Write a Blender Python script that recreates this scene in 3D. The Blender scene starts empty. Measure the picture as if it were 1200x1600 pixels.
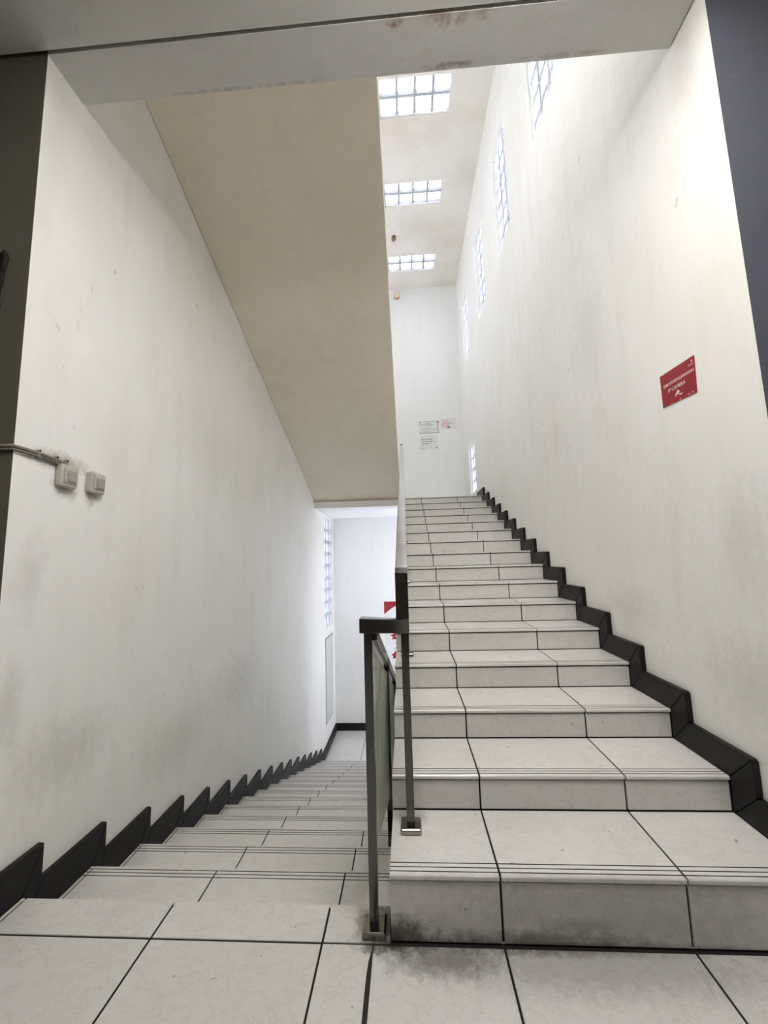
import bpy, math, random
from mathutils import Vector, Matrix

C = bpy.context.scene.collection
SC = bpy.context.scene
random.seed(7)

# ------------------------------------------------------------------ camera
cam = bpy.data.cameras.new('camera')
cam.sensor_fit = 'HORIZONTAL'
cam.sensor_width = 36.0
cam.lens = 36.0 * 610.69 / 1200.0
cam.clip_start = 0.02
cam_ob = bpy.data.objects.new('camera', cam)
C.objects.link(cam_ob)
_r = Vector((0.99785282, 0.05923632, -0.02794309))
_f = Vector((-0.05549901, 0.99127891, 0.11952402))
_u = Vector((0.03477956, -0.11771657, 0.992438))
M = Matrix((( _r.x, _u.x, -_f.x, -0.27295), (_r.y, _u.y, -_f.y, -1.45699),
            (_r.z, _u.z, -_f.z, 1.27118), (0, 0, 0, 1)))
cam_ob.matrix_world = M
SC.camera = cam_ob

# ------------------------------------------------------------------ sky and exposure
wd = bpy.data.worlds.new('overcast_sky')
SC.world = wd
wd.use_nodes = True
bg = wd.node_tree.nodes['Background']
bg.inputs['Color'].default_value = (1.0, 0.970, 1.0, 1)
bg.inputs['Strength'].default_value = 6.0
SC.view_settings.view_transform = 'Standard'
SC.view_settings.look = 'None'
SC.view_settings.gamma = 1.0
SC.view_settings.use_curve_mapping = False
SC.view_settings.exposure = 2.42
try:
    SC.cycles.max_bounces = 14
    SC.cycles.diffuse_bounces = 10
    SC.cycles.glossy_bounces = 5
    SC.cycles.transparent_max_bounces = 12
    SC.cycles.sample_clamp_indirect = 6.0
except Exception:
    pass


def portal(name, loc, direction, sx, sy):
    """a sky portal in a real window opening (guides sky sampling, adds no light)"""
    l = bpy.data.lights.new(name, 'AREA')
    l.shape = 'RECTANGLE'
    l.size, l.size_y = sx, sy
    l.cycles.is_portal = True
    o = bpy.data.objects.new(name, l)
    C.objects.link(o)
    d = Vector(direction)
    up = Vector((0, 0, 1)) if abs(d.z) < .9 else Vector((0, 1, 0))
    z = -d
    x = up.cross(z).normalized()
    y = z.cross(x)
    m = Matrix((x, y, z)).transposed().to_4x4()
    m.translation = Vector(loc)
    o.matrix_world = m
    return o


# ------------------------------------------------------------------ measured geometry
XL, XR = -1.845, 1.045           # plaster faces of the two side walls
XSL, XSR = -1.8163, 1.0138       # skirting faces
XE = -0.3704                     # split between the two flights
YB = 6.878                       # far wall
ZC = 7.427                       # stairwell ceiling
R1, R, T1, T = 0.2097, 0.1386, 0.3422, 0.3412
Yr = lambda k: 0.0 if k == 1 else T1 + (k - 2) * T        # riser fronts, upward flight
Zr = lambda k: 0.0 if k == 0 else R1 + (k - 1) * R        # tread heights
YL0, TL, RL = 0.1469, 0.3506, 0.1348
Yl = lambda k: YL0 + k * TL                               # nosings, downward flight
Zl = lambda k: -k * RL
ZLOW = Zl(16)
ZUP = Zr(16)
YF = -0.012                      # corridor face of the opening
ZB = 3.62                        # underside of the beam


# ------------------------------------------------------------------ node helpers
class NT:
    def __init__(s, name):
        s.m = bpy.data.materials.new(name)
        s.m.use_nodes = True
        s.t = s.m.node_tree
        s.b = s.t.nodes['Principled BSDF']
        s.out = s.t.nodes['Material Output']

    def n(s, kind, **kw):
        nd = s.t.nodes.new(kind)
        for k, v in kw.items():
            if k.startswith('i_'):
                nd.inputs[k[2:].replace('_', ' ')].default_value = v
            else:
                setattr(nd, k, v)
        return nd

    def l(s, a, b):
        s.t.links.new(a, b)

    def pos(s):
        return s.n('ShaderNodeNewGeometry').outputs['Position']

    def mapping(s, src, scale):
        mp = s.n('ShaderNodeMapping')
        mp.inputs['Scale'].default_value = scale
        s.l(src, mp.inputs['Vector'])
        return mp.outputs[0]

    def noise(s, vec, scale, detail=4, rough=.55):
        nd = s.n('ShaderNodeTexNoise')
        nd.inputs['Scale'].default_value = scale
        nd.inputs['Detail'].default_value = detail
        nd.inputs['Roughness'].default_value = rough
        s.l(vec, nd.inputs['Vector'])
        return nd.outputs['Fac']

    def rng(s, fac, a, b, c=0., d=1.):
        nd = s.n('ShaderNodeMapRange')
        for i, v in zip(('From Min', 'From Max', 'To Min', 'To Max'), (a, b, c, d)):
            nd.inputs[i].default_value = v
        s.l(fac, nd.inputs['Value'])
        return nd.outputs[0]

    def mix(s, fac, a, b, mode='MIX'):
        nd = s.n('ShaderNodeMix', data_type='RGBA', blend_type=mode)
        for sock, v in ((nd.inputs['Factor'], fac), (nd.inputs['A'], a), (nd.inputs['B'], b)):
            pass
        for i, v in ((0, fac), (6, a), (7, b)):
            if hasattr(v, 'is_linked'):
                s.l(v, nd.inputs[i])
            else:
                nd.inputs[i].default_value = v if i == 0 else (*v, 1)
        return nd.outputs[2]

    def math(s, op, a, b=None):
        nd = s.n('ShaderNodeMath', operation=op)
        for i, v in ((0, a), (1, b)):
            if v is None:
                continue
            if hasattr(v, 'is_linked'):
                s.l(v, nd.inputs[i])
            else:
                nd.inputs[i].default_value = v
        return nd.outputs[0]

    def blob(s, p, centre, radius):
        """1 at centre, 0 beyond the radius (radius may be a 3-vector)"""
        sub = s.n('ShaderNodeVectorMath', operation='SUBTRACT')
        s.l(p, sub.inputs[0])
        sub.inputs[1].default_value = centre
        dv = s.n('ShaderNodeVectorMath', operation='DIVIDE')
        s.l(sub.outputs[0], dv.inputs[0])
        dv.inputs[1].default_value = radius if hasattr(radius, '__len__') else (radius,) * 3
        ln = s.n('ShaderNodeVectorMath', operation='LENGTH')
        s.l(dv.outputs[0], ln.inputs[0])
        return s.rng(ln.outputs['Value'], 0.0, 1.0, 1.0, 0.0)

    def bump(s, h, strength, dist=.01, prev=None):
        nd = s.n('ShaderNodeBump')
        nd.inputs['Strength'].default_value = strength
        nd.inputs['Distance'].default_value = dist
        s.l(h, nd.inputs['Height'])
        if prev is not None:
            s.l(prev, nd.inputs['Normal'])
        return nd.outputs[0]

    def fin(s, col=None, rough=None, normal=None, metal=None, spec=None):
        for k, v in (('Base Color', col), ('Roughness', rough), ('Normal', normal), ('Metallic', metal),
                     ('Specular IOR Level', spec)):
            if v is None:
                continue
            if hasattr(v, 'is_linked'):
                s.l(v, s.b.inputs[k])
            else:
                s.b.inputs[k].default_value = (*v, 1) if hasattr(v, '__len__') else v
        return s.m


def plaster(name, base, stain, amount=.5, rough=.55, bump=.4, beam=False, streak=True, marks=()):
    t = NT(name)
    p = t.pos()
    big = t.rng(t.noise(p, 1.1, 5, .6), .42, .72)
    col = t.mix(t.math('MULTIPLY', big, amount), base, stain)
    sm = t.rng(t.noise(t.mapping(p, (3, 3, .55)), 2.2, 6, .65), .5, .8)
    if streak:
        col = t.mix(t.math('MULTIPLY', sm, amount * .55), col, tuple(c * .78 for c in stain))
    # small scuffs and specks
    sp = t.rng(t.noise(t.mapping(p, (1, 1, .6)), 17, 3, .5), .70, .76)
    sp2 = t.rng(t.noise(p, 1.7, 2, .5), .45, .62)
    col = t.mix(t.math('MULTIPLY', t.math('MULTIPLY', sp, sp2), .45), col, (.33, .28, .22))
    if beam:
        # rusty water marks along the ceiling crack, dirt along the inner edge
        n1 = t.rng(t.noise(p, 22, 5, .65), .42, .58)
        for cx, cy, rx, ry, s in ((-.25, -.005, .05, .03, 1.3), (-.02, .0, .12, .045, .9), (.15, 0, .06, .03, .9)):
            m = t.math('MULTIPLY', t.rng(t.blob(p, (cx, cy, ZB), (rx, ry, .2)), 0, .45), n1)
            col = t.mix(t.math('MINIMUM', t.math('MULTIPLY', m, .7 * s), .9), col, (.27, .17, .10))
        for cx, cy, rx, ry, s in ((.0, .172, .16, .018, .6), (.55, .175, .25, .014, .35), (-1.0, .182, .5, .012, .35)):
            m = t.math('MULTIPLY', t.rng(t.blob(p, (cx, cy, ZB), (rx, ry, .2)), 0, .5), n1)
            col = t.mix(t.math('MULTIPLY', m, s), col, (.16, .12, .09))
    if marks:
        n2 = t.noise(t.mapping(p, (1, 1, .7)), 20, 8, .75)
        for c, r, k_ in marks:
            m = t.rng(t.math('ADD', t.math('MULTIPLY', t.blob(p, c, r), .9), t.math('SUBTRACT', n2, .80)), 0, .5)
            col = t.mix(t.math('MULTIPLY', m, k_ * .42), col, (.26, .23, .19))
    h = t.noise(p, 9, 4, .5)
    nrm = t.bump(h, bump, .012)
    nrm = t.bump(t.noise(p, 55, 3, .6), bump * .5, .003, nrm)
    return t.fin(col, rough, nrm, spec=.3)


def tile_mat(name, base, dirt_and_shade=True):
    t = NT(name)
    p = t.pos()
    oi = t.n('ShaderNodeObjectInfo')
    a = t.rng(t.noise(p, 4.5, 7, .68), .25, .8)
    col = t.mix(t.math('MULTIPLY', a, .46), base, tuple(c * .80 for c in base))
    # faint veins
    b = t.noise(t.mapping(p, (1, 1.6, 1)), 8, 8, .7)
    v = t.rng(t.math('ABSOLUTE', t.math('SUBTRACT', b, .5)), 0, .022, 1, 0)
    col = t.mix(t.math('MULTIPLY', v, .22), col, (.30, .27, .23))
    rv = t.rng(oi.outputs['Random'], 0, 1, .0, .14)
    col = t.mix(rv, col, (.42, .38, .33))
    sp = t.rng(t.noise(p, 30, 2, .5), .735, .77)
    col = t.mix(t.math('MULTIPLY', sp, .55), col, (.10, .08, .06))
    if dirt_and_shade:
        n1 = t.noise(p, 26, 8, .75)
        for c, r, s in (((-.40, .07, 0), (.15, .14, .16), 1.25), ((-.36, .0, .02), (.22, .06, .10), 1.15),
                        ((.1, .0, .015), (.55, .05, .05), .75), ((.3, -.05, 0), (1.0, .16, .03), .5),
                        ((-.2, -.04, 0), (.3, .10, .03), .8), ((.25, 0, .06), (.2, .04, .04), .4), ((.3, .0, .10), (1.1, .05, .22), .42),  # real grime, plus a wide patch darkening the first riser like shade
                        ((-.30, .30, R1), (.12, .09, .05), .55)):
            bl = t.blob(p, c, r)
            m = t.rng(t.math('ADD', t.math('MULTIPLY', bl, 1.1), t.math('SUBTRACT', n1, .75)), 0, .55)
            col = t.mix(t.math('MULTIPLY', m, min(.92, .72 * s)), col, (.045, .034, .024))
    rg = t.rng(t.noise(p, 2.5, 2, .4), .3, .7, .21, .27)
    nrm = t.bump(t.noise(p, 3.0, 3, .5), .05, .01)
    return t.fin(col, rg, nrm, spec=.7)


def plain(name, col, rough=.5, metal=0., var=.15, scale=12, bump=0., spec=.4):
    t = NT(name)
    p = t.pos()
    a = t.noise(p, scale, 5, .6)
    c = t.mix(t.rng(a, .35, .7), col, tuple(x * (1 - var) for x in col))
    nrm = t.bump(t.noise(p, scale * 3, 3, .5), bump, .004) if bump else None
    return t.fin(c, rough, nrm, metal, spec)


def glass_mat(name, tint, refl):
    t = NT(name)
    tr = t.n('ShaderNodeBsdfTransparent')
    tr.inputs[0].default_value = (*tint, 1)
    gl = t.n('ShaderNodeBsdfGlossy')
    gl.inputs['Roughness'].default_value = .03
    gl.inputs[0].default_value = (.92, 1, .95, 1)
    fr = t.n('ShaderNodeFresnel')
    fr.inputs['IOR'].default_value = refl
    mx = t.n('ShaderNodeMixShader')
    t.l(fr.outputs[0], mx.inputs[0])
    t.l(tr.outputs[0], mx.inputs[1])
    t.l(gl.outputs[0], mx.inputs[2])
    t.l(mx.outputs[0], t.out.inputs[0])
    return t.m


def dusty_glass(name):
    t = NT(name)
    tr = t.n('ShaderNodeBsdfTransparent')
    tr.inputs[0].default_value = (.86, .92, .86, 1)
    df = t.n('ShaderNodeBsdfDiffuse')
    df.inputs[0].default_value = (.80, .82, .74, 1)
    tl = t.n('ShaderNodeBsdfTranslucent')
    tl.inputs[0].default_value = (.84, .88, .79, 1)
    gl = t.n('ShaderNodeBsdfGlossy')
    gl.inputs['Roughness'].default_value = .05
    m0 = t.n('ShaderNodeMixShader')
    m0.inputs[0].default_value = .5
    t.l(df.outputs[0], m0.inputs[1])
    t.l(tl.outputs[0], m0.inputs[2])
    m1 = t.n('ShaderNodeMixShader')
    p = t.mapping(t.pos(), (1, 1, .35))
    t.l(t.rng(t.noise(p, 9, 4, .6), .3, .7, .55, .8), m1.inputs[0])
    t.l(tr.outputs[0], m1.inputs[1])
    t.l(m0.outputs[0], m1.inputs[2])
    fr = t.n('ShaderNodeFresnel')
    fr.inputs['IOR'].default_value = 1.4
    m2 = t.n('ShaderNodeMixShader')
    t.l(t.math('MULTIPLY', fr.outputs[0], .6), m2.inputs[0])
    t.l(m1.outputs[0], m2.inputs[1])
    t.l(gl.outputs[0], m2.inputs[2])
    t.l(m2.outputs[0], t.out.inputs[0])
    return t.m


def block_mat(name, k=1.0):
    """pressed glass block: mostly clear, ribbed and a little milky"""
    t = NT(name)
    tc = t.n('ShaderNodeTexCoord').outputs['Object']
    wv = t.n('ShaderNodeTexWave', wave_type='BANDS', bands_direction='DIAGONAL')
    wv.inputs['Scale'].default_value = 14
    wv.inputs['Distortion'].default_value = 1.5
    t.l(tc, wv.inputs['Vector'])
    ribs = t.rng(wv.outputs['Fac'], .2, .9, .0, 1.)
    tr = t.n('ShaderNodeBsdfTransparent')
    t.l(t.mix(ribs, (.36 * k, .39 * k, .43 * k), (.58 * k, .592 * k, .61 * k)), tr.inputs[0])
    tl = t.n('ShaderNodeBsdfTranslucent')
    tl.inputs[0].default_value = (.58 * k, .60 * k, .64 * k, 1)
    gl = t.n('ShaderNodeBsdfGlossy')
    gl.inputs['Roughness'].default_value = .12
    m1 = t.n('ShaderNodeMixShader')
    m1.inputs[0].default_value = .35
    t.l(tr.outputs[0], m1.inputs[1])
    t.l(tl.outputs[0], m1.inputs[2])
    m2 = t.n('ShaderNodeMixShader')
    m2.inputs[0].default_value = .06
    t.l(m1.outputs[0], m2.inputs[1])
    t.l(gl.outputs[0], m2.inputs[2])
    t.l(m2.outputs[0], t.out.inputs[0])
    return t.m


WHITE = (.865, .857, .826)
m_wall = plaster('white_wall_paint', WHITE, (.80, .76, .66), .45, marks=(
    ((XL, .20, 1.755), (.2, .30, .08), 1.6), ((XL, .24, 1.66), (.2, .12, .14), 1.7), ((XL, .40, 1.66), (.2, .10, .15), 1.7),
    ((XL, .10, 1.25), (.2, .14, .35), .45), ((XL, .35, .45), (.2, .5, .30), .5), ((XL, 1.2, .1), (.2, .7, .35), .45),
    ((XL, .05, .75), (.2, .12, .3), .5), ((XL, 2.2, .2), (.2, .9, .5), .35), ((XR, .2, .75), (.2, .4, .35), .5),
    ((XR, 1.0, .95), (.2, .5, .25), .4), ((XR, .15, 1.3), (.2, .25, .5), .35), ((XR, 1.2, 2.9), (.2, .5, .9), .3),
    ((XR, .15, 3.4), (.2, .18, .3), .4), ((XL, 1.6, 2.2), (.2, .8, .6), .25)))
m_wall_far = plaster('white_wall_paint_far', (.86, .86, .85), (.80, .785, .75), .3)
m_cream = plaster('cream_soffit_paint', (.80, .745, .61), (.70, .64, .50), .5, bump=.2)
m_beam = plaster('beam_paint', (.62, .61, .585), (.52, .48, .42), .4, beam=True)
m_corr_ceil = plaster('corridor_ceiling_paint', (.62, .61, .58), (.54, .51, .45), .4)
m_top = plaster('stairwell_ceiling_paint', (.82, .79, .74), (.66, .60, .51), .75, streak=False)
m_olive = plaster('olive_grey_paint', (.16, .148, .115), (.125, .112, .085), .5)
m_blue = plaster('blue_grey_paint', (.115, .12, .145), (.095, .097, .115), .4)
m_conc = plain('mortar', (.014, .012, .010), .95, var=.4, scale=30, bump=.3)
m_grout = plain('dark_grout', (.035, .028, .024), .9, var=.4, scale=40)
m_tile = tile_mat('cream_ceramic_tile', (.675, .656, .622))
m_black = plain('black_granite', (.013, .0122, .0115), .45, var=.5, scale=25, bump=.08, spec=.25)
m_steel = plain('dark_brown_enamel', (.020, .0155, .0125), .13, 0., var=.3, scale=18, spec=.5)
m_steel.node_tree.nodes['Principled BSDF'].inputs['IOR'].default_value = 1.95
m_rail = plain('brushed_steel', (.68, .67, .66), .17, 1.0, var=.22, scale=7)
m_chrome = plain('polished_steel', (.40, .375, .34), .18, 1.0, var=.3, scale=30)
m_glass = glass_mat('green_tinted_glass', (.88, .94, .88), 1.6)
m_glass = dusty_glass('dusty_green_glass')
m_clear = glass_mat('clear_window_glass', (.96, .96, .96), 1.45)
m_block = block_mat('glass_block_glass')
m_block_dim_left = block_mat('weathered_glass_block_glass', .60)  # same blocks dimmed, so the left window gives less light
m_block_dim = block_mat('ribbed_glass_block_glass', .72)  # same blocks dimmed for the right windows and skylights in view
m_block_bright = block_mat('clear_glass_block_glass', 1.16)  # same blocks brightened, for the added upper left windows
m_joint = plain('grey_joint_mortar', (.50, .52, .56), .8, var=.2)
m_frame = plain('white_window_frame', (.82, .82, .81), .5, var=.08)
m_switch = plain('aged_white_plastic', (.55, .52, .45), .4, var=.25, scale=25)
m_rocker = plain('aged_grey_plastic', (.40, .39, .34), .4, var=.2, scale=25)
m_cable = plain('painted_cable', (.27, .24, .19), .6, var=.5, scale=30)
m_dark = plain('dark_brown_rag', (.020, .012, .010), .8, var=.5, scale=30)
m_red = plain('sign_red', (.33, .022, .030), .45, var=.18, scale=20)
m_signwhite = plain('sign_white', (.74, .66, .64), .5, var=.1)
m_paper = plain('white_paper', (.80, .80, .79), .6, var=.06)
m_ink = plain('grey_ink', (.30, .30, .30), .7, var=.1)
m_redink = plain('faded_red_ink', (.70, .34, .32), .7, var=.1)
m_tape = plain('dark_tape', (.18, .17, .16), .6, var=.2)
m_panel = plain('pale_grey_panel', (.60, .61, .57), .45, var=.06)
m_lamp = plain('cream_lamp_glass', (.78, .70, .55), .25, var=.1)
m_brass = plain('brown_lamp_holder', (.34, .24, .13), .5, var=.3)


# ------------------------------------------------------------------ mesh helpers
class MB:
    def __init__(s):
        s.v, s.f, s.mi = [], [], []

    def face(s, pts, mi=0):
        b = len(s.v)
        s.v += [tuple(q) for q in pts]
        s.f.append(tuple(range(b, b + len(pts))))
        s.mi.append(mi)

    def hull(s, a, b, mi=0):
        """prism between polygons a and b (same vertex count)"""
        o = len(s.v)
        n = len(a)
        s.v += [tuple(q) for q in a] + [tuple(q) for q in b]
        s.f.append(tuple(o + i for i in reversed(range(n))))
        s.f.append(tuple(o + n + i for i in range(n)))
        for i in range(n):
            j = (i + 1) % n
            s.f.append((o + i, o + j, o + n + j, o + n + i))
        s.mi += [mi] * (n + 2)
        return s

    def box(s, x0, x1, y0, y1, z0, z1, mi=0):
        return s.hull([(x0, y0, z0), (x1, y0, z0), (x1, y1, z0), (x0, y1, z0)],
                      [(x0, y0, z1), (x1, y0, z1), (x1, y1, z1), (x0, y1, z1)], mi)

    def px(s, poly, x0, x1, mi=0):
        """polygon of (y, z) extruded along x"""
        return s.hull([(x0, y, z) for y, z in poly], [(x1, y, z) for y, z in poly], mi)

    def pz(s, poly, z0, z1, mi=0):
        return s.hull([(x, y, z0) for x, y in poly], [(x, y, z1) for x, y in poly], mi)

    def tube(s, path, r, seg=8, mi=0, cap=True):
        path = [Vector(q) for q in path]
        rings = []
        for i, q in enumerate(path):
            d = (path[min(i + 1, len(path) - 1)] - path[max(i - 1, 0)]).normalized()
            up = Vector((0, 0, 1)) if abs(d.z) < .9 else Vector((1, 0, 0))
            a = d.cross(up).normalized()
            b = d.cross(a)
            rr = r[i] if hasattr(r, '__len__') else r
            o = len(s.v)
            for k in range(seg):
                t = 2 * math.pi * k / seg
                s.v.append(tuple(q + a * math.cos(t) * rr + b * math.sin(t) * rr))
            rings.append(o)
        for o, p in zip(rings, rings[1:]):
            for k in range(seg):
                s.f.append((o + k, o + (k + 1) % seg, p + (k + 1) % seg, p + k))
                s.mi.append(mi)
        if cap:
            s.f.append(tuple(rings[0] + k for k in reversed(range(seg))))
            s.f.append(tuple(rings[-1] + k for k in range(seg)))
            s.mi += [mi, mi]
        return s

    def mesh(s, name, mats, bevel=0., seg=2, smooth=False):
        import bmesh
        me = bpy.data.meshes.new(name)
        me.from_pydata(s.v, [], s.f)
        for m in (mats if isinstance(mats, (list, tuple)) else [mats]):
            me.materials.append(m)
        for p, i in zip(me.polygons, s.mi):
            p.material_index = i
        bm = bmesh.new()
        bm.from_mesh(me)
        bmesh.ops.recalc_face_normals(bm, faces=bm.faces)
        if bevel:
            bmesh.ops.bevel(bm, geom=[e for e in bm.edges if e.calc_face_angle(0) > .5], offset=bevel,
                            segments=seg, affect='EDGES', clamp_overlap=True, profile=.5)
        if smooth:
            for f in bm.faces:
                f.smooth = True
        bm.to_mesh(me)
        bm.free()
        return me

    def build(s, name, mats, parent=None, **kw):
        return link(name, s.mesh(name, mats, **kw), parent)


def link(name, me, parent=None, loc=None):
    o = bpy.data.objects.new(name, me)
    C.objects.link(o)
    if parent is not None:
        o.parent = parent
        o.matrix_parent_inverse = Matrix.Translation(-world_loc(parent))
    if loc is not None:
        o.location = loc
    return o


def world_loc(o):
    v = Vector(o.location)
    if o.parent is not None:
        # parents are only ever translated; children keep world coordinates
        v = Vector(o.location)
    return v


def tag(o, label=None, cat=None, group=None, kind=None):
    for k, v in (('label', label), ('category', cat), ('group', group), ('kind', kind)):
        if v:
            o[k] = v
    return o


def empty(name, loc, label, cat, group=None):
    o = bpy.data.objects.new(name, None)
    o.empty_display_size = .1
    o.location = loc
    C.objects.link(o)
    return tag(o, label, cat, group)


def struct(o, label, cat):
    return tag(o, label, cat, kind='structure')


def slab(axis, a0, a1, ur, vr, holes, name, mats):
    """wall/ceiling slab normal to axis; (u, v) are the other two axes in order; holes = (u0, u1, v0, v1)"""
    us = sorted({ur[0], ur[1], *[h[0] for h in holes], *[h[1] for h in holes]})
    vs = sorted({vr[0], vr[1], *[h[2] for h in holes], *[h[3] for h in holes]})
    nu, nv = len(us) - 1, len(vs) - 1

    def solid(i, j):
        if not (0 <= i < nu and 0 <= j < nv):
            return False
        cu, cv = (us[i] + us[i + 1]) / 2, (vs[j] + vs[j + 1]) / 2
        return not any(h[0] < cu < h[1] and h[2] < cv < h[3] for h in holes)

    def P(a, u_, v_):
        q = [u_, v_]
        q.insert(axis, a)
        return tuple(q)
    verts, faces = {}, []

    def V(a, u_, v_):
        return verts.setdefault(P(a, u_, v_), len(verts))
    for i in range(nu):
        for j in range(nv):
            if not solid(i, j):
                continue
            u0, u1, v0, v1 = us[i], us[i + 1], vs[j], vs[j + 1]
            for a in (a0, a1):
                faces.append((V(a, u0, v0), V(a, u1, v0), V(a, u1, v1), V(a, u0, v1)))
            for ii, jj, e in ((i - 1, j, ((u0, v0), (u0, v1))), (i + 1, j, ((u1, v0), (u1, v1))),
                              (i, j - 1, ((u0, v0), (u1, v0))), (i, j + 1, ((u0, v1), (u1, v1)))):
                if not solid(ii, jj):
                    (p0, p1) = e
                    faces.append((V(a0, *p0), V(a0, *p1), V(a1, *p1), V(a1, *p0)))
    m = MB()
    m.v = list(verts)
    m.f = faces
    m.mi = [0] * len(faces)
    return m.build(name, mats)


# ================================================================== ROOM SHELL
WT = 0.16
# window openings (y0, y1, z0, z1)
right_wins = [(1.33, 1.955, 5.12, 6.58), (2.715, 3.335, 5.12, 6.58), (4.115, 4.70, 5.16, 6.58),
              (5.69, 6.32, 5.18, 6.56), (5.72, 6.36, 2.50, 3.46), (5.72, 6.36, -1.30, 1.60)]  # last opening is added, unseen, to light the lower landing
left_wins = [(5.905, 6.69, -0.01, 2.12)] + [(a, a + .62, 5.12, 6.58) for a in (1.33, 2.715, 4.115, 5.69)]  # the upper four are added, unseen, to brighten the well
sky_wins = [(-.45, .535, 2.89, 3.36), (-.455, .535, 4.32, 4.765), (-.465, .535, 5.90, 6.355)]
ADDED_ROOFLIGHT = (-.44, .46, -2.9, .9)  # added opening that lights the near treads from above
added_low_win = (-.22, .86, -1.45, 1.75)  # added unseen opening that brightens the descending flight

wl = slab(0, XL - WT, XL, (YF + .002, YB + WT), (ZLOW - .2, ZC + .2), left_wins, 'wall_left', m_wall)
struct(wl, 'tall white plaster wall along the descending flight on the left', 'wall')
wr = slab(0, XR, XR + WT, (YF - .002, YB + WT), (ZLOW - .2, ZC + .2), right_wins, 'wall_right', m_wall)
struct(wr, 'tall white plaster wall along the ascending flight on the right', 'wall')
wb = slab(1, YB, YB + WT, (XL, XR), (ZLOW - .2, ZC + .2), [added_low_win], 'wall_back', m_wall_far)
struct(wb, 'white far end wall of the stairwell behind both landings', 'wall')
cl = slab(2, ZC, ZC + .2, (XL, XR), (-3.2, YB), sky_wins + [ADDED_ROOFLIGHT], 'ceiling', m_top)
struct(cl, 'stained white ceiling high above the stairs with glass block skylights', 'ceiling')

# corridor side
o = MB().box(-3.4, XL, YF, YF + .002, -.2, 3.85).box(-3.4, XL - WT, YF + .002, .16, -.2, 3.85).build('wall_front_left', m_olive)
struct(o, 'dark shaded corridor wall left of the stair opening', 'wall')
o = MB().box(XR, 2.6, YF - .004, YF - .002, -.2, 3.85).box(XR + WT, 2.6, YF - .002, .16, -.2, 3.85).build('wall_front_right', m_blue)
struct(o, 'blue grey corridor wall right of the stair opening', 'wall')
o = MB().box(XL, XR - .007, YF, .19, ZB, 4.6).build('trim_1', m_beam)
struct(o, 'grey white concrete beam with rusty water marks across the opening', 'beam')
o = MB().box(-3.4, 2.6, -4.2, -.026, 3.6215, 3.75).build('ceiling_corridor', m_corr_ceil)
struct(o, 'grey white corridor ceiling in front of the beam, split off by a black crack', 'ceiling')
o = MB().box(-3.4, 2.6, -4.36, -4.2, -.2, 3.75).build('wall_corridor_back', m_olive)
struct(o, 'corridor wall behind the viewer', 'wall')
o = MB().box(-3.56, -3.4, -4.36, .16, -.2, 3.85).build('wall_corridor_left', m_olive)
struct(o, 'corridor wall at its left end', 'wall')
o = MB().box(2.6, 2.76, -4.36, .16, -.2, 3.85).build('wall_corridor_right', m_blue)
struct(o, 'corridor wall at its right end', 'wall')
# storey above the corridor, open to the stairwell
o = MB().box(-3.56, 2.76, -4.36, YF, 3.85, 4.6).build('floor_upper', m_conc)
struct(o, 'floor slab of the storey above the corridor', 'floor')
o = MB().box(XL - WT, XR + WT, -3.36, -3.2, 4.6, ZC + .2).build('wall_upper_back', m_wall_far)
struct(o, 'back wall of the upper storey', 'wall')
o = MB().box(XL - WT, XL, -3.2, 0, 4.6, ZC + .2).build('wall_upper_left', m_wall_far)
struct(o, 'left wall of the upper storey', 'wall')
o = MB().box(XR, XR + WT, -3.2, 0, 4.6, ZC + .2).build('wall_upper_right', m_wall_far)
struct(o, 'right wall of the upper storey', 'wall')

# ------------------------------------------------------------------ windows
block_cache = {}


def block_mesh(w, h, d, mat):
    key = (round(w, 3), round(h, 3), round(d, 3), mat.name)
    if key not in block_cache:
        m = MB().box(-w / 2, w / 2, -d / 2, d / 2, -h / 2, h / 2)
        block_cache[key] = m.mesh('glass_block', mat, bevel=.010, seg=1)
    return block_cache[key]


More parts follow.
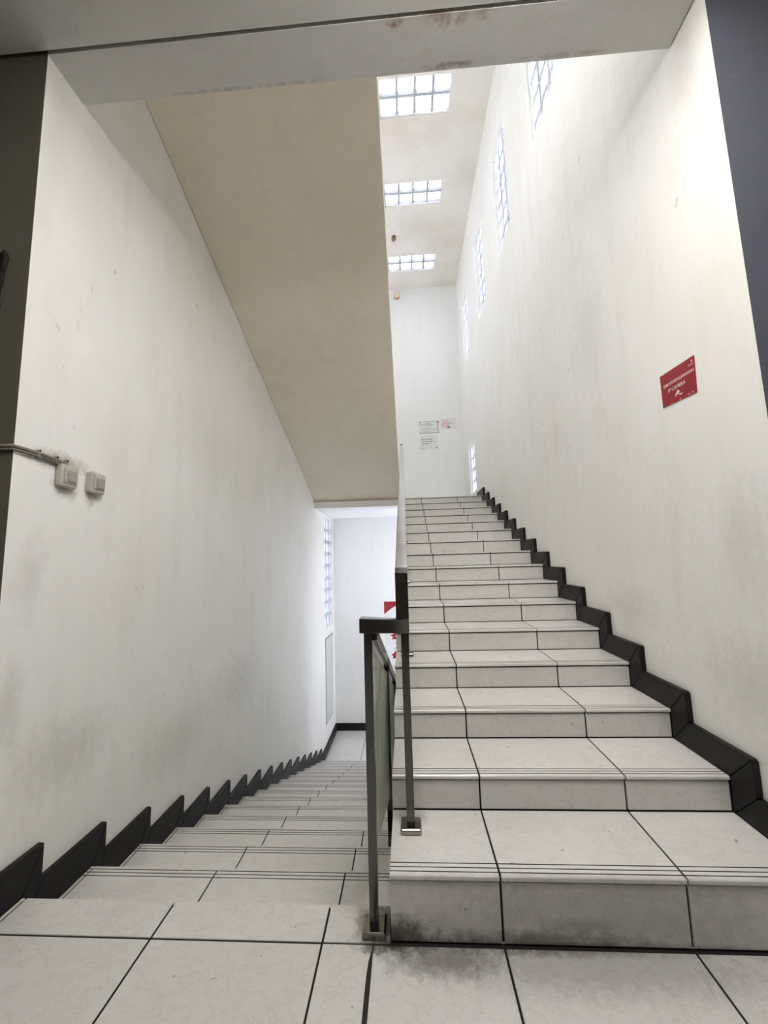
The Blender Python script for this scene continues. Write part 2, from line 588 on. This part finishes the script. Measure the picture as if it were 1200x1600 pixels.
def block_window(idx, axis, a_in, sgn, u0, u1, v0, v1, nu, nv, label, recess=.05, cat='window', mat=None):
    """glass block window. axis: normal axis; a_in: room-side face of the wall, sgn: towards outside"""
    fr, jt, d = .022, .030, .07
    ac = a_in + sgn * (recess + d / 2)

    def B(m, ua, ub, va, vb, t, mi):
        lo, hi = ac - t / 2, ac + t / 2
        if axis == 0:
            m.box(lo, hi, ua, ub, va, vb, mi)
        elif axis == 1:
            m.box(ua, ub, lo, hi, va, vb, mi)
        else:
            m.box(ua, ub, va, vb, lo, hi, mi)
    m = MB()
    B(m, u0, u0 + fr, v0, v1, d + .02, 0)
    B(m, u1 - fr, u1, v0, v1, d + .02, 0)
    B(m, u0 + fr, u1 - fr, v0, v0 + fr, d + .02, 0)
    B(m, u0 + fr, u1 - fr, v1 - fr, v1, d + .02, 0)
    iu0, iu1, iv0, iv1 = u0 + fr, u1 - fr, v0 + fr, v1 - fr
    bw = (iu1 - iu0 - jt * (nu - 1)) / nu
    bh = (iv1 - iv0 - jt * (nv - 1)) / nv
    for i in range(1, nu):
        c = iu0 + i * (bw + jt) - jt
        B(m, c, c + jt, iv0, iv1, d - .004, 1)
    for j in range(1, nv):
        c = iv0 + j * (bh + jt) - jt
        for i in range(nu):
            a = iu0 + i * (bw + jt)
            B(m, a, a + bw, c, c + jt, d - .004, 1)
    w = m.build('window_%d' % idx, [m_frame, m_joint])
    struct(w, label, cat)
    me = block_mesh(bw, bh, d, mat or m_block)
    for i in range(nu):
        for j in range(nv):
            uc, vc = iu0 + i * (bw + jt) + bw / 2, iv0 + j * (bh + jt) + bh / 2
            b = link('glass_block', me, w)
            if axis == 0:
                b.rotation_euler = (0, 0, math.pi / 2)
                b.location = (ac, uc, vc)
            elif axis == 1:
                b.location = (uc, ac, vc)
            else:
                b.rotation_euler = (math.pi / 2, 0, 0)
                b.location = (uc, vc, ac)
    out = a_in + sgn * (recess + d + .05)
    if axis == 1:
        portal('sky_portal', ((u0 + u1) / 2, out, (v0 + v1) / 2), (0, -sgn, 0), u1 - u0, v1 - v0)
    elif axis == 0:
        portal('sky_portal', (out, (u0 + u1) / 2, (v0 + v1) / 2), (-sgn, 0, 0), u1 - u0, v1 - v0)
    else:
        portal('sky_portal', ((u0 + u1) / 2, (v0 + v1) / 2, out), (0, 0, -sgn), u1 - u0, v1 - v0)
    return w


names_r = ['glass block window high on right wall, nearest and cut by the beam',
           'glass block window high on right wall, second from the beam',
           'glass block window high on right wall, third from the beam',
           'glass block window high on right wall, farthest, beside the far corner',
           'small glass block window low on right wall at the upper landing',
           'tall glass block window of the lower landing, on the right wall behind the ascending flight']
wi = 1
for (u0, u1, v0, v1), lb in zip(right_wins, names_r):
    nv = 12 if v0 < 0 else 6 if v1 - v0 > 1.2 else 4
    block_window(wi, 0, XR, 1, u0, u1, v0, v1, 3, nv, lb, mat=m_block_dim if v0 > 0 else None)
    wi += 1
lw_names = ['tall narrow glass block window at the bottom of the descending flight'] + \
           ['glass block window high on left wall above the upper flight, number %s from the beam' % q
            for q in ('one', 'two', 'three', 'four')]
for (u0, u1, v0, v1), lb in zip(left_wins, lw_names):
    block_window(wi, 0, XL, -1, u0, u1, v0, v1, 3, 9 if v0 < 3 else 6, lb, recess=.02 if v0 < 3 else .05, mat=m_block_dim_left if v0 < 3 else m_block_bright)
    wi += 1
for (u0, u1, v0, v1), lb in zip(sky_wins, ['glass block skylight nearest the beam among those in view',
                                          'middle glass block skylight in the high ceiling',
                                          'glass block skylight nearest the far end wall']):
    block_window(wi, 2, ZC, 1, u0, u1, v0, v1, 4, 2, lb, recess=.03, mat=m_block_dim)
    wi += 1
block_window(wi, 1, YB, 1, *added_low_win, 4, 12, 'glass block window of the lower landing hidden behind the ascending flight')
wi += 1
# large rooflight added unseen above the beam to light the near well
u0, u1, v0, v1 = ADDED_ROOFLIGHT
m = MB()
m.box(u0, u0 + .05, v0, v1, ZC + .05, ZC + .15).box(u1 - .05, u1, v0, v1, ZC + .05, ZC + .15)
nb = 5
for q in range(nb + 1):
    yq = v0 + (v1 - v0 - .05) * q / nb
    m.box(u0 + .05, u1 - .05, yq, yq + .05, ZC + .05, ZC + .15)
w = m.build('window_%d' % wi, m_frame)
struct(w, 'long glazed rooflight over the near part of the well, out of sight above the beam', 'window')
for q in range(nb):
    yq = v0 + (v1 - v0 - .05) * q / nb
    MB().box(u0 + .05, u1 - .05, yq + .05, v0 + (v1 - v0 - .05) * (q + 1) / nb, ZC + .09, ZC + .10).build('pane', m_clear, w)
portal('sky_portal', ((u0 + u1) / 2, (v0 + v1) / 2, ZC + .18), (0, 0, -1), u1 - u0, v1 - v0)
# ================================================================== FLOORS
TT, GAP = .014, .0075
tile_cache = {}


def tile_box(x0, x1, y0, y1, z0, z1, parent, name='tile', mat=None, bevel=.0015):
    key = tuple(round(q, 4) for q in (x1 - x0, y1 - y0, z1 - z0)) + (name,)
    if key not in tile_cache:
        w, d, h = x1 - x0, y1 - y0, z1 - z0
        tile_cache[key] = MB().box(0, w, 0, d, 0, h).mesh(name, mat or m_tile, bevel=bevel, seg=1)
    o = link(name, tile_cache[key], parent)
    o.location = (x0, y0, z0)
    return o


fl = MB().box(-3.4, XE, -4.2, YL0 - .012, -.20, -.003).box(XE, 2.6, -4.2, .016, -.20, -.003).build('floor', m_conc)
struct(fl, 'corridor floor of large cream tiles at the head of the descending flight', 'floor')
g = GAP / 2
xs = [-3.0, -2.4, XL + .0, -1.8, -1.2, -.6027]
for row, (ya, yb) in enumerate([(-.6 - .6 * q, -.6 * q) for q in range(7)]):
    for a, b in ((-1.8, -1.2), (-1.2, -.6027), (0, .6), (.6, 1.2), (1.2, 1.8), (1.8, 2.4), (-2.4, -1.8), (-3.0, -2.4)):
        tile_box(a + g, b - g, ya + g, yb - g, -TT, 0, fl)
    # the cut tiles either side of the broken joint
    xa = -.444 if row == 0 else -.443
    if row == 0:
        poly = [(-.6027 + g, ya + g), (-.4445, ya + g), (-.4445, -.11), (-.4415, -.055), (-.4335, -.018), (-.4325, yb - g), (-.6027 + g, yb - g)]
        MB().pz(poly, -TT, 0).build('tile', m_tile, fl)
    else:
        tile_box(-.6027 + g, -.4445, ya + g, yb - g, -TT, 0, fl)
    tile_box(-.4295, 0 - g, ya + g, yb - g, -TT, 0, fl)
# filler in the broken joint
MB().box(-.4440, -.4300, -4.2, -.02, -TT, -.0015).build('joint_filler', m_grout, fl)
# strip between the joint at y=0 and the first nosing of the downward flight
for a, b in ((XSL, -1.8), (-1.8, -1.2), (-1.2, -.6027), (-.6027, XE)):
    tile_box(a + (g if a > XSL else 0), b - (g if b < XE else .004), g, YL0, -TT, 0, fl)

fw = MB().box(XL, XR, Yl(15) - .004, YB, ZLOW - .2, ZLOW - .003).build('floor_lower', m_conc)
struct(fw, 'white tiled lower landing at the foot of the descending flight', 'floor')
ys = [Yl(15) + .004, 5.916, 6.489, YB]
for i in range(3):
    for a, b in ((XSL, -1.8), (-1.8, -1.2), (-1.2, -.6), (-.6, 0), (0, .6), (.6, XR)):
        tile_box(a + (g if a > XSL else 0), b - g, ys[i] + (g if i else 0), ys[i + 1] - (g if i < 2 else .016), ZLOW - TT, ZLOW, fw)
fu = MB().box(XL, XR, Yr(16) + .020, YB, 2.167, ZUP - TT).build('floor_landing', m_wall_far)
struct(fu, 'upper landing slab between the ascending flight and the flight above', 'floor')
for j, (ya, yb) in enumerate(((Yr(16), 5.72), (5.72, 6.32), (6.32, YB))):
    for a, b in ((XL, -1.2), (-1.2, -.6), (-.6, 0), (0, .6), (.6, XR)):
        if j == 0:
            a0, b0 = max(a, XE), b
            if b0 - a0 < .05:
                continue
        else:
            a0, b0 = a, b
        tile_box(a0 + g, b0 - g, ya + g * (j > 0), yb - g, ZUP - TT, ZUP, fu)

# ================================================================== STAIRS
def tread_mesh(w, d, front_low_y):
    """tread tile w x d with three grooves near its nosing; nosing at y=0 if front_low_y else at y=d"""
    gs = (.018, .037, .056)
    gw, gd = .0045, .0025
    prof = [(0, -TT), (0, -.003), (.003, 0)]
    mats = []
    for q in gs:
        prof += [(q - gw / 2, 0), (q - gw / 2 + .0005, -gd), (q + gw / 2 - .0005, -gd), (q + gw / 2, 0)]
    prof += [(d - .001, 0), (d, -.001), (d, -TT)]
    if not front_low_y:
        prof = [(d - y, z) for y, z in prof]
    m = MB().px(prof, 0, w)
    # groove floors are dark
    n = len(prof)
    for q in range(3):
        for e in (0, 1, 2):
            m.mi[2 + 3 + 4 * q + e - 0] = 1
    return m.mesh('tread_tile', [m_tile, m_grout])


def riser_tile(x0, x1, y, z0, z1, parent):
    return tile_box(x0, x1, y, y + .010, z0, z1, parent, name='riser_tile')


up = empty('staircase', (.32, 0, 0), 'ascending flight of cream tiled steps on the right up to the upper landing', 'staircase')
segs = [(XE, 0.0), (0.0, .6), (.6, XSR)]
tr_cache = {}
for k in range(1, 17):
    y, z = Yr(k), Zr(k)
    zb = Zr(k - 1)
    yn = Yr(k + 1) if k < 16 else y + .12
    core = MB().box(XE + .001, XR - .001, y + .0186, yn + .0185 if k < 16 else y + .0195, max(zb - .12, .0) if k > 1 else .001, z - .0032)
    st = core.build('step', m_conc, up)
    for a, b in segs:
        xa, xb = a + (g if a > XE else 0), b - (g if b < XSR else 0)
        if k < 16:
            key = (round(xb - xa, 4), round(yn - y, 3))
            if key not in tr_cache:
                tr_cache[key] = tread_mesh(xb - xa, yn - y + .004, True)
            o = link('tread_tile', tr_cache[key], st)
            o.location = (xa, y, z)
        riser_tile(xa, xb, y + .0085, zb + .003, z - TT - .009, st)
# plastered side of the flight down to the lower level
poly = [(.017, -.201), (.017, -.001)]
for k in range(2, 17):
    poly += [(Yr(k) + .016, max(Zr(k - 2) - .121, -.001) if k > 2 else -.001), (Yr(k) + .016, max(Zr(k - 1) - .121, -.001))]
poly += [(Yl(15) - .006, Zr(15) - .121), (Yl(15) - .006, ZLOW), (.017, ZLOW)]
MB().px(poly, XE + .004, XR - .004).build('side_wall', m_wall, up)

dn = empty('staircase', (-1.1, Yl(0), -RL), 'descending flight of cream tiled steps on the left down to the lower landing', 'staircase')
segl = [(XSL, -1.8), (-1.8, -1.2), (-1.2, -.6027), (-.6027, XE)]
for k in range(1, 16):
    y0, y1, z = Yl(k - 1), Yl(k), Zl(k)
    st = MB().box(XL + .001, XE - .001, y0 - .012, y1 - .0125, z - .30, z - .0032).build('step', m_conc, dn)
    for a, b in segl:
        xa, xb = a + (g if a > XSL else 0), b - (g if b < XE else .004)
        key = ('d', round(xb - xa, 4))
        if key not in tr_cache:
            tr_cache[key] = tread_mesh(xb - xa, TL - .002, False)
        o = link('tread_tile', tr_cache[key], st)
        o.location = (xa, y0 + .002, z)

# the flight overhead: cream sloping slab from the landing up towards the viewer
sa, sb = 4.4854, -.4249          # soffit z = sa + sb * y
XS = -0.358
ytop = .19
poly = [(ytop, sa + sb * ytop), (5.437, sa + sb * 5.437)]
n = 15
pts = []
yy0 = 5.437
dy = (yy0 - ytop) / n
zz = ZUP
for i in range(n):
    pts.append((yy0 - i * dy, zz if i else zz))
    zz2 = ZUP + (i + 1) * (4.60 - ZUP) / n
    pts.append((yy0 - i * dy, zz2))
    zz = zz2
pts.append((ytop, zz))
o = MB().px(poly + pts, XL + .005, XS).build('staircase', m_cream)
tag(o, 'cream painted sloping underside of the flight going up overhead', 'staircase')

# ================================================================== SKIRTING
br = bpy.data.objects.new('baseboard_right', None)
C.objects.link(br)
br.location = (XR, 0, R1)
struct(br, 'black stone skirting stepping up the right wall beside the ascending treads', 'baseboard')
H = .12
jg = .0015


def skirt(poly, x0, x1, parent, bev=.004):
    cy = sum(q[0] for q in poly) / len(poly)
    cz = sum(q[1] for q in poly) / len(poly)
    pp = [(cy + (y - cy) * (1 - jg / .15), cz + (z - cz) * (1 - jg / .15)) for y, z in poly]
    return MB().px(pp, x0, x1).build('skirting_tile', m_black, parent, bevel=bev, seg=1)


for k in range(1, 17):
    y, z = Yr(k), Zr(k)
    yn = Yr(k + 1) if k < 16 else YB
    j = random.uniform(-.004, .004)
    if k == 1:
        skirt([(0, z), (0, z + H), (yn - H, z + H), (yn, z)], XSR, XR, br)
    else:
        zb = Zr(k - 1)
        skirt([(y, zb), (y - H, zb + H), (y - H, z + H), (y, z)], XSR, XR, br)
        if k < 16:
            skirt([(y, z), (y - H, z + H), (yn - H, z + H), (yn, z)], XSR, XR, br)
        else:
            skirt([(y, z), (y - H, z + H), (y + .48, z + H), (y + .48, z)], XSR, XR, br)
bl = bpy.data.objects.new('baseboard_left', None)
C.objects.link(bl)
bl.location = (XL, 0, 0)
struct(bl, 'black stone skirting stepping down the left wall beside the descending treads', 'baseboard')
HL, EL = .146, .085
skirt([(.001, 0), (.001, HL), (Yl(0) + EL, HL), (Yl(0), 0)], XL, XSL, bl)
for k in range(1, 17):
    ya, yb = Yl(k - 1), Yl(k)
    zt, za = Zl(k), Zl(k - 1)
    skirt([(ya, za), (ya + EL, za + HL), (ya + EL, zt + HL), (ya, zt)], XL, XSL, bl)
    if k < 16:
        skirt([(ya, zt), (ya + EL, zt + HL), (yb + EL, zt + HL), (yb, zt)], XL, XSL, bl)
    else:
        for a, b in ((0, .6), (.6, 1.2)):
            skirt([(ya + a, zt), (ya + (EL if a == 0 else a), zt + HL), (min(ya + b, YB), zt + HL), (min(ya + b, YB), zt)], XL, XSL, bl)
        skirt([(ya + 1.2, zt), (ya + 1.2, zt + HL), (YB, zt + HL), (YB, zt)], XL, XSL, bl)
bb = bpy.data.objects.new('baseboard_back', None)
C.objects.link(bb)
bb.location = (-.8, YB, ZLOW)
struct(bb, 'black skirting along the far wall of the lower landing', 'baseboard')
for a, b in ((XSL, -1.2), (-1.2, -.6), (-.6, 0), (0, .6), (.6, XR)):
    MB().box(a + .001, b - .001, YB - .014, YB, ZLOW, ZLOW + .145).build('skirting_tile', m_black, bb, bevel=.004, seg=1)

# ================================================================== RAILING
rl = empty('stair_railing', (-.36, .1, 0), 'square tube steel railing with glass panels between the two flights', 'railing')


def post(x, y, z0, z1, w=.031, tall=.012):
    p = MB().box(x - w / 2, x + w / 2, y - w / 2, y + w / 2, z0, z1).build('post', m_steel, rl, bevel=.002)
    b = MB().hull([(x - .042, y - .042, z0), (x + .042, y - .042, z0), (x + .042, y + .042, z0), (x - .042, y + .042, z0)],
                  [(x - .040, y - .040, z0 + .022), (x + .040, y - .040, z0 + .022), (x + .040, y + .040, z0 + .022), (x - .040, y + .040, z0 + .022)])
    b = b.build('base_plate', m_chrome, p, bevel=.006, seg=3)
    return p


railz = lambda y: 1.212 + .4063 * (y - .195)              # top of the rising handrail
lowz = lambda y: .958 - .3845 * (y - .235)                # top of the falling handrail
post(-.430, .050, 0, 1.0)
for k in (1, 4, 7, 10, 13):
    yp = Yr(k) + .229
    z1 = .966 if k == 1 else railz(yp) - .058
    post(-.295, yp, Zr(k), z1)
for k in (3, 6, 9, 12, 15):
    yp = Yl(k) - .17
    post(-.425, yp, Zl(k), lowz(yp) - .05)
# level piece joining both flights, upstand and rising handrail
MB().hull([(-.460, .022, 1.000), (-.275, .190, .966), (-.275, .250, .966), (-.330, .250, .968), (-.460, .090, 1.000)],
          [(-.460, .022, 1.054), (-.275, .190, 1.020), (-.275, .250, 1.020), (-.330, .250, 1.022), (-.460, .090, 1.054)]
          ).build('level_rail', m_steel, rl, bevel=.003)
MB().hull([(-.328, .195, 1.021), (-.275, .195, 1.021), (-.275, .250, 1.021), (-.328, .250, 1.021)],
          [(-.328, .195, 1.212), (-.275, .195, 1.212), (-.275, .250, 1.234), (-.328, .250, 1.234)]
          ).build('upstand', m_steel, rl, bevel=.002)
ye = 5.25
MB().px([(.2505, railz(.2505)), (ye, railz(ye)), (ye, railz(ye) - .056), (.2505, railz(.2505) - .056)], -.328, -.275).build('handrail', m_rail, rl, bevel=.003)
MB().box(-.332, -.290, ye, ye + .03, railz(ye) - .05, railz(ye) + .01).build('end_cap', m_steel, rl, bevel=.004)
ye2 = Yl(15) - .1
MB().px([(.09, lowz(.09)), (ye2, lowz(ye2)), (ye2, lowz(ye2) - .052), (.09, lowz(.09) - .052)], -.452, -.400).build('handrail', m_steel, rl, bevel=.003)
ys_ = [.068] + [Yl(k) - .17 for k in (3, 6, 9, 12, 15)]
for a, b in zip(ys_, ys_[1:]):
    a, b = a + .018, b - .018
    MB().px([(a, lowz(a) - .075), (b, lowz(b) - .075), (b, lowz(b) - .775), (a, lowz(a) - .775)], -.430, -.422).build('glass_panel', m_glass, rl)

# ================================================================== WALL FITTINGS
def switch(yc, zc, label, tilt):
    e = empty('light_switch', (XL, yc, zc), label, 'light switch')
    c_, s_ = math.cos(tilt), math.sin(tilt)

    def bx(x0, x1, ha, hb, za, zb, name, mat, bev):
        pts = [(ha, za), (hb, za), (hb, zb), (ha, zb)]
        pp = [(yc + y * c_ - z * s_, zc + y * s_ + z * c_) for y, z in pts]
        return MB().px(pp, x0, x1).build(name, mat, e, bevel=bev, seg=3)
    bx(XL, XL + .034, -.047, .047, -.052, .052, 'back_box', m_switch, .010)
    bx(XL + .034, XL + .040, -.034, .034, -.034, .034, 'cover_plate', m_switch, .003)
    bx(XL + .040, XL + .046, -.022, .026, -.026, .022, 'rocker', m_rocker, .002)
    return e


switch(.226, 1.690, 'yellowed light switch under the end of the surface cable', -.03)
switch(.394, 1.690, 'yellowed light switch to the right of the one with the cable', -.05)

cb = empty('wall_cable', (XL, .1, 1.764), 'paint covered surface cable running from the corner to the light switch', 'cable')
path = [(-2.25, YF - .008, 1.772), (-2.0, YF - .008, 1.770), (-1.90, YF - .009, 1.766), (XL + .004, YF - .008, 1.765), (XL + .010, .02, 1.764),
        (XL + .009, .10, 1.762), (XL + .009, .17, 1.756), (XL + .012, .225, 1.744)]
MB().tube(path, .008, 8).build('cable', m_cable, cb, smooth=True)
MB().tube([(q[0] + .003, q[1], q[2] - .013) for q in path], .005, 6).build('cable', m_cable, cb, smooth=True)
for y_, z_ in ((.085, 1.763), (.170, 1.756), (.222, 1.752)):
    MB().box(XL, XL + .018, y_ - .006, y_ + .006, z_ - .022, z_ + .014).build('cable_clip', m_cable, cb, bevel=.003, seg=1)
    MB().tube([(XL, y_ + .002, z_ + .010), (XL + .019, y_ + .002, z_ + .011)], .0045, 6).build('nail', m_dark, cb)

# dark ragged thing at the left edge of the picture
rg = empty('hanging_rag', (-2.03, YF - .02, 2.62), 'dark ragged hanging at the left edge on the shaded corridor wall', 'hanging')
rnd = random.Random(3)
lpts, rpts = [], []
for i in range(13):
    z = 2.615 - i * .034
    rpts.append((-1.940 - .0020 * i + rnd.uniform(-.006, .006), z))
m = MB()
poly = [(-2.16, 2.60)] + rpts + [(-2.16, 2.17)]
m.hull([(x, YF - .022, z) for x, z in poly], [(x, YF - .004, z) for x, z in poly])
m.build('cloth', m_dark, rg, bevel=.003, seg=1)
MB().tube([(-1.958, YF - .012, 2.49), (-1.944, YF - .016, 2.55), (-1.934, YF - .018, 2.592), (-1.944, YF - .016, 2.618), (-1.964, YF - .012, 2.606)],
          [.006, .009, .011, .009, .006], 8).build('knot', m_dark, rg, smooth=True)


# ------------------------------------------------------------------ writing
def text_mesh(body, size, align='CENTER'):
    cu = bpy.data.curves.new('lettering', 'FONT')
    cu.body = body
    cu.size = size
    cu.align_x = align
    cu.align_y = 'CENTER'
    cu.extrude = .0004
    cu.resolution_u = 3
    ob = bpy.data.objects.new('lettering', cu)
    C.objects.link(ob)
    bpy.context.view_layer.update()
    me = bpy.data.meshes.new_from_object(ob.evaluated_get(bpy.context.evaluated_depsgraph_get()))
    bpy.data.objects.remove(ob)
    return me


def put_text(body, size, mat, parent, origin, xdir, ydir, stretch=1.0, shear=0.0):
    me = text_mesh(body, size)
    X, Y = Vector(xdir), Vector(ydir)
    Z = X.cross(Y)
    mt = Matrix((X * stretch, Y, Z)).transposed().to_4x4()
    mt.translation = Vector(origin)
    me.transform(mt)
    me.materials.clear()
    me.materials.append(mat)
    return link('lettering', me, parent)


sg = empty('warning_sign', (XR, .40, 2.06), 'red camera surveillance sign on the right wall', 'sign')
co = [(.519, 2.152), (.283, 2.142), (.291, 1.972), (.521, 1.988)]
MB().px(co, XR - .003, XR).build('sign_board', m_red, sg)
xs_ = XR - .0036
put_text('DALAM PENGAWASAN', .0215, m_signwhite, sg, (xs_, .395, 2.083), (0, -1, -.035), (0, 0, 1), .92)
put_text('IP CAMERA', .0250, m_signwhite, sg, (xs_, .410, 2.051), (0, -1, -.035), (0, 0, 1), .95)
# little camera pictogram: tilted body, bracket and foot
ic = MB()
ic.px([(.428, 2.008), (.408, 2.034), (.398, 2.030), (.394, 2.020), (.412, 2.012)], XR - .0042, XR - .0031)
ic.px([(.408, 2.016), (.402, 2.016), (.390, 2.006), (.388, 2.010), (.378, 2.010), (.378, 2.004), (.392, 2.002)], XR - .0042, XR - .0031)
ic.build('camera_pictogram', m_signwhite, sg)
lg = MB()
lg.px([(.303, 2.128), (.294, 2.128), (.294, 2.120), (.303, 2.120)], XR - .0042, XR - .0031)
for q in range(4):
    lg.px([(.322 - q * .008, 2.112), (.317 - q * .008, 2.112), (.317 - q * .008, 2.108), (.322 - q * .008, 2.108)], XR - .0042, XR - .0031)
lg.build('emblem', m_signwhite, sg)
for q, w in ((.46, .01), (.40, .012), (.345, .014), (.318, .008)):
    MB().px([(q, 1.986), (q - w, 1.985), (q - w, 1.981), (q, 1.982)], XR - .0042, XR - .0031).build('small_print', m_signwhite, sg)


def notice(x0, x1, z0, z1, label, lines, ink, corners=None, paper=m_paper):
    e = empty('paper_notice', ((x0 + x1) / 2, YB, (z0 + z1) / 2), label, 'notice')
    MB().box(x0, x1, YB - .003, YB, z0, z1).build('sheet', paper, e)
    for zf, a, b, h in lines:
        z = z0 + (z1 - z0) * zf
        m = MB()
        rn = random.Random(int(zf * 1000))
        x = x0 + (x1 - x0) * a
        xe = x0 + (x1 - x0) * b
        while x < xe:
            w = rn.uniform(.02, .05)
            m.box(x, min(x + w, xe), YB - .0042, YB - .003, z - h / 2, z + h / 2)
            x += w + .012
        m.build('print_line', ink, e)
    for a, b, c_, d_ in (corners or []):
        MB().box(a, b, YB - .0050, YB - .0031, c_, d_).build('tape', m_tape, e)
    return e


notice(.085, .528, 3.975, 4.245, 'grey lined notice on the far wall, upper left of the three',
       [(.84, .3, .6, .012), (.72, .1, .75, .012), (.62, .3, .62, .012), (.42, .1, .6, .012), (.30, .1, .9, .010), (.14, .2, .6, .010)], m_ink,
       [(.085, .130, 4.228, 4.245), (.085, .094, 4.16, 4.240), (.085, .52, 3.975, 3.986), (.485, .515, 4.195, 4.243), (.488, .50, 3.98, 4.19), (.10, .48, 4.238, 4.243)])
notice(.100, .480, 3.615, 3.930, 'white notice with three grey lines below the lined one on the far wall',
       [(.72, .06, .68, .020), (.56, .08, .75, .020), (.40, .1, .5, .018), (.03, .0, .28, .014)], m_ink, [(.10, .104, 3.62, 3.72), (.43, .46, 3.635, 3.66)])
notice(.555, .90, 4.06, 4.285, 'faded notice with red lines at the right of the three on the far wall',
       [(.82, .15, .5, .016), (.66, .1, .62, .016), (.50, .03, .7, .018), (.34, .05, .6, .018), (.16, .1, .55, .014)], m_redink, [(.70, .76, 4.075, 4.11)])

# poster on the far wall of the lower landing
ps = empty('wall_poster', (-.60, YB, -.4), 'white and red poster low on the far wall behind the railing', 'poster')
MB().box(-.793, -.42, YB - .004, YB, -1.22, .387).build('sheet', m_paper, ps)
arc = [(-.793, .387), (-.793, .13)] + [(-.793 + .373 * t, .13 + .20 * math.sin(t * 1.5)) for t in (.2, .4, .6, .8, 1.0)] + [(-.42, .387)]
MB().hull([(x, YB - .0055, z) for x, z in arc], [(x, YB - .004, z) for x, z in arc]).build('red_band', m_red, ps)
rn = random.Random(5)
for cz in (-.32, -.70, -.93):
    sc_ = .07 if cz > -.9 else .035
    pts = []
    for i in range(11):
        a = 2 * math.pi * i / 11
        rr = sc_ * (1.25 if i % 2 else .75) * rn.uniform(.85, 1.15)
        pts.append((-.575 + rr * 1.25 * math.cos(a), cz + rr * math.sin(a)))
    f = MB().hull([(x, YB - .0055, z) for x, z in pts], [(x, YB - .004, z) for x, z in pts]).build('red_splash', m_red, ps)
    if cz > -.9:
        MB().box(-.575, -.525, YB - .0065, YB - .0055, cz - .008, cz + .012).build('print_line', m_paper, f)
gm = MB()
for cx, cz in ((-.68, .02), (-.62, -.12), (-.55, -.45), (-.57, -.55), (-.56, .05)):
    pts = [(cx + .05 * math.cos(a) * (1 + .4 * math.sin(2 * a)), cz + .035 * math.sin(a + .6)) for a in [q * .785 for q in range(8)]]
    gm.hull([(x, YB - .005, z) for x, z in pts], [(x, YB - .004, z) for x, z in pts])
gm.build('grey_pattern', plain('pale_grey_print', (.58, .57, .64), .6, var=.15), ps)

# flat panel under the tall glass block window
pn = empty('wall_panel', (XL, 6.31, -.93), 'pale grey flat panel with a thin dark edge below the tall glass block window', 'panel')
MB().px([(5.955, -1.690), (6.615, -1.712), (6.665, -.180), (5.945, -.168)], XL, XL + .004).build('border', m_tape, pn)
MB().px([(5.972, -1.672), (6.602, -1.694), (6.650, -.198), (5.962, -.186)], XL + .004, XL + .008).build('board', m_panel, pn)


def lamp(loc, nrm, label, r, globe):
    e = empty('wall_lamp' if not globe else 'globe_lamp', loc, label, 'lamp')
    p, d = Vector(loc), Vector(nrm)
    MB().tube([p, p + d * .02, p + d * .035], [r, r, r * .7], 16).build('base', m_brass, e)
    q0 = p + d * .036
    rr = [(.0, .45), (.15, .75), (.4, .98), (.7, .98), (1.0, .75), (1.2, .4), (1.28, .05)]
    MB().tube([q0 + d * r * a for a, _ in rr], [r * b for _, b in rr], 16).build('shade' if globe else 'socket', m_lamp if globe else m_brass, e, smooth=True)
    return e


lamp((-.31, YB, 7.235), (0, -1, 0), 'cream globe lamp on the far wall just under the ceiling', .065, True)
lamp((-.322, 5.393, ZC), (0, 0, -1), 'bare brown lamp holder on the high ceiling between two skylights', .042, False)


# ------------------------------------------------------------------ added fill lamps (out of frame, on the corridor ceiling)
m_fill_glow = bpy.data.materials.new('lit_opal_diffuser')
m_fill_glow.use_nodes = True
_b = m_fill_glow.node_tree.nodes['Principled BSDF']
_b.inputs['Emission Color'].default_value = (1.0, .972, .95, 1)
_b.inputs['Emission Strength'].default_value = 6.0


def fill_lamp(x, y, label):
    e = empty('ceiling_lamp', (x, y, 3.6215), label, 'lamp', None)
    MB().box(x - .62, x + .62, y - .17, y + .17, 3.590, 3.6212).build('housing', m_frame, e, bevel=.006)
    MB().box(x - .60, x + .60, y - .15, y + .15, 3.545, 3.589).build('diffuser', m_fill_glow, e, bevel=.02)


fill_lamp(.05, -.62, 'opal corridor ceiling lamp, the one nearest the beam')
fill_lamp(.05, -1.25, 'opal corridor ceiling lamp, the one farther back from the beam')
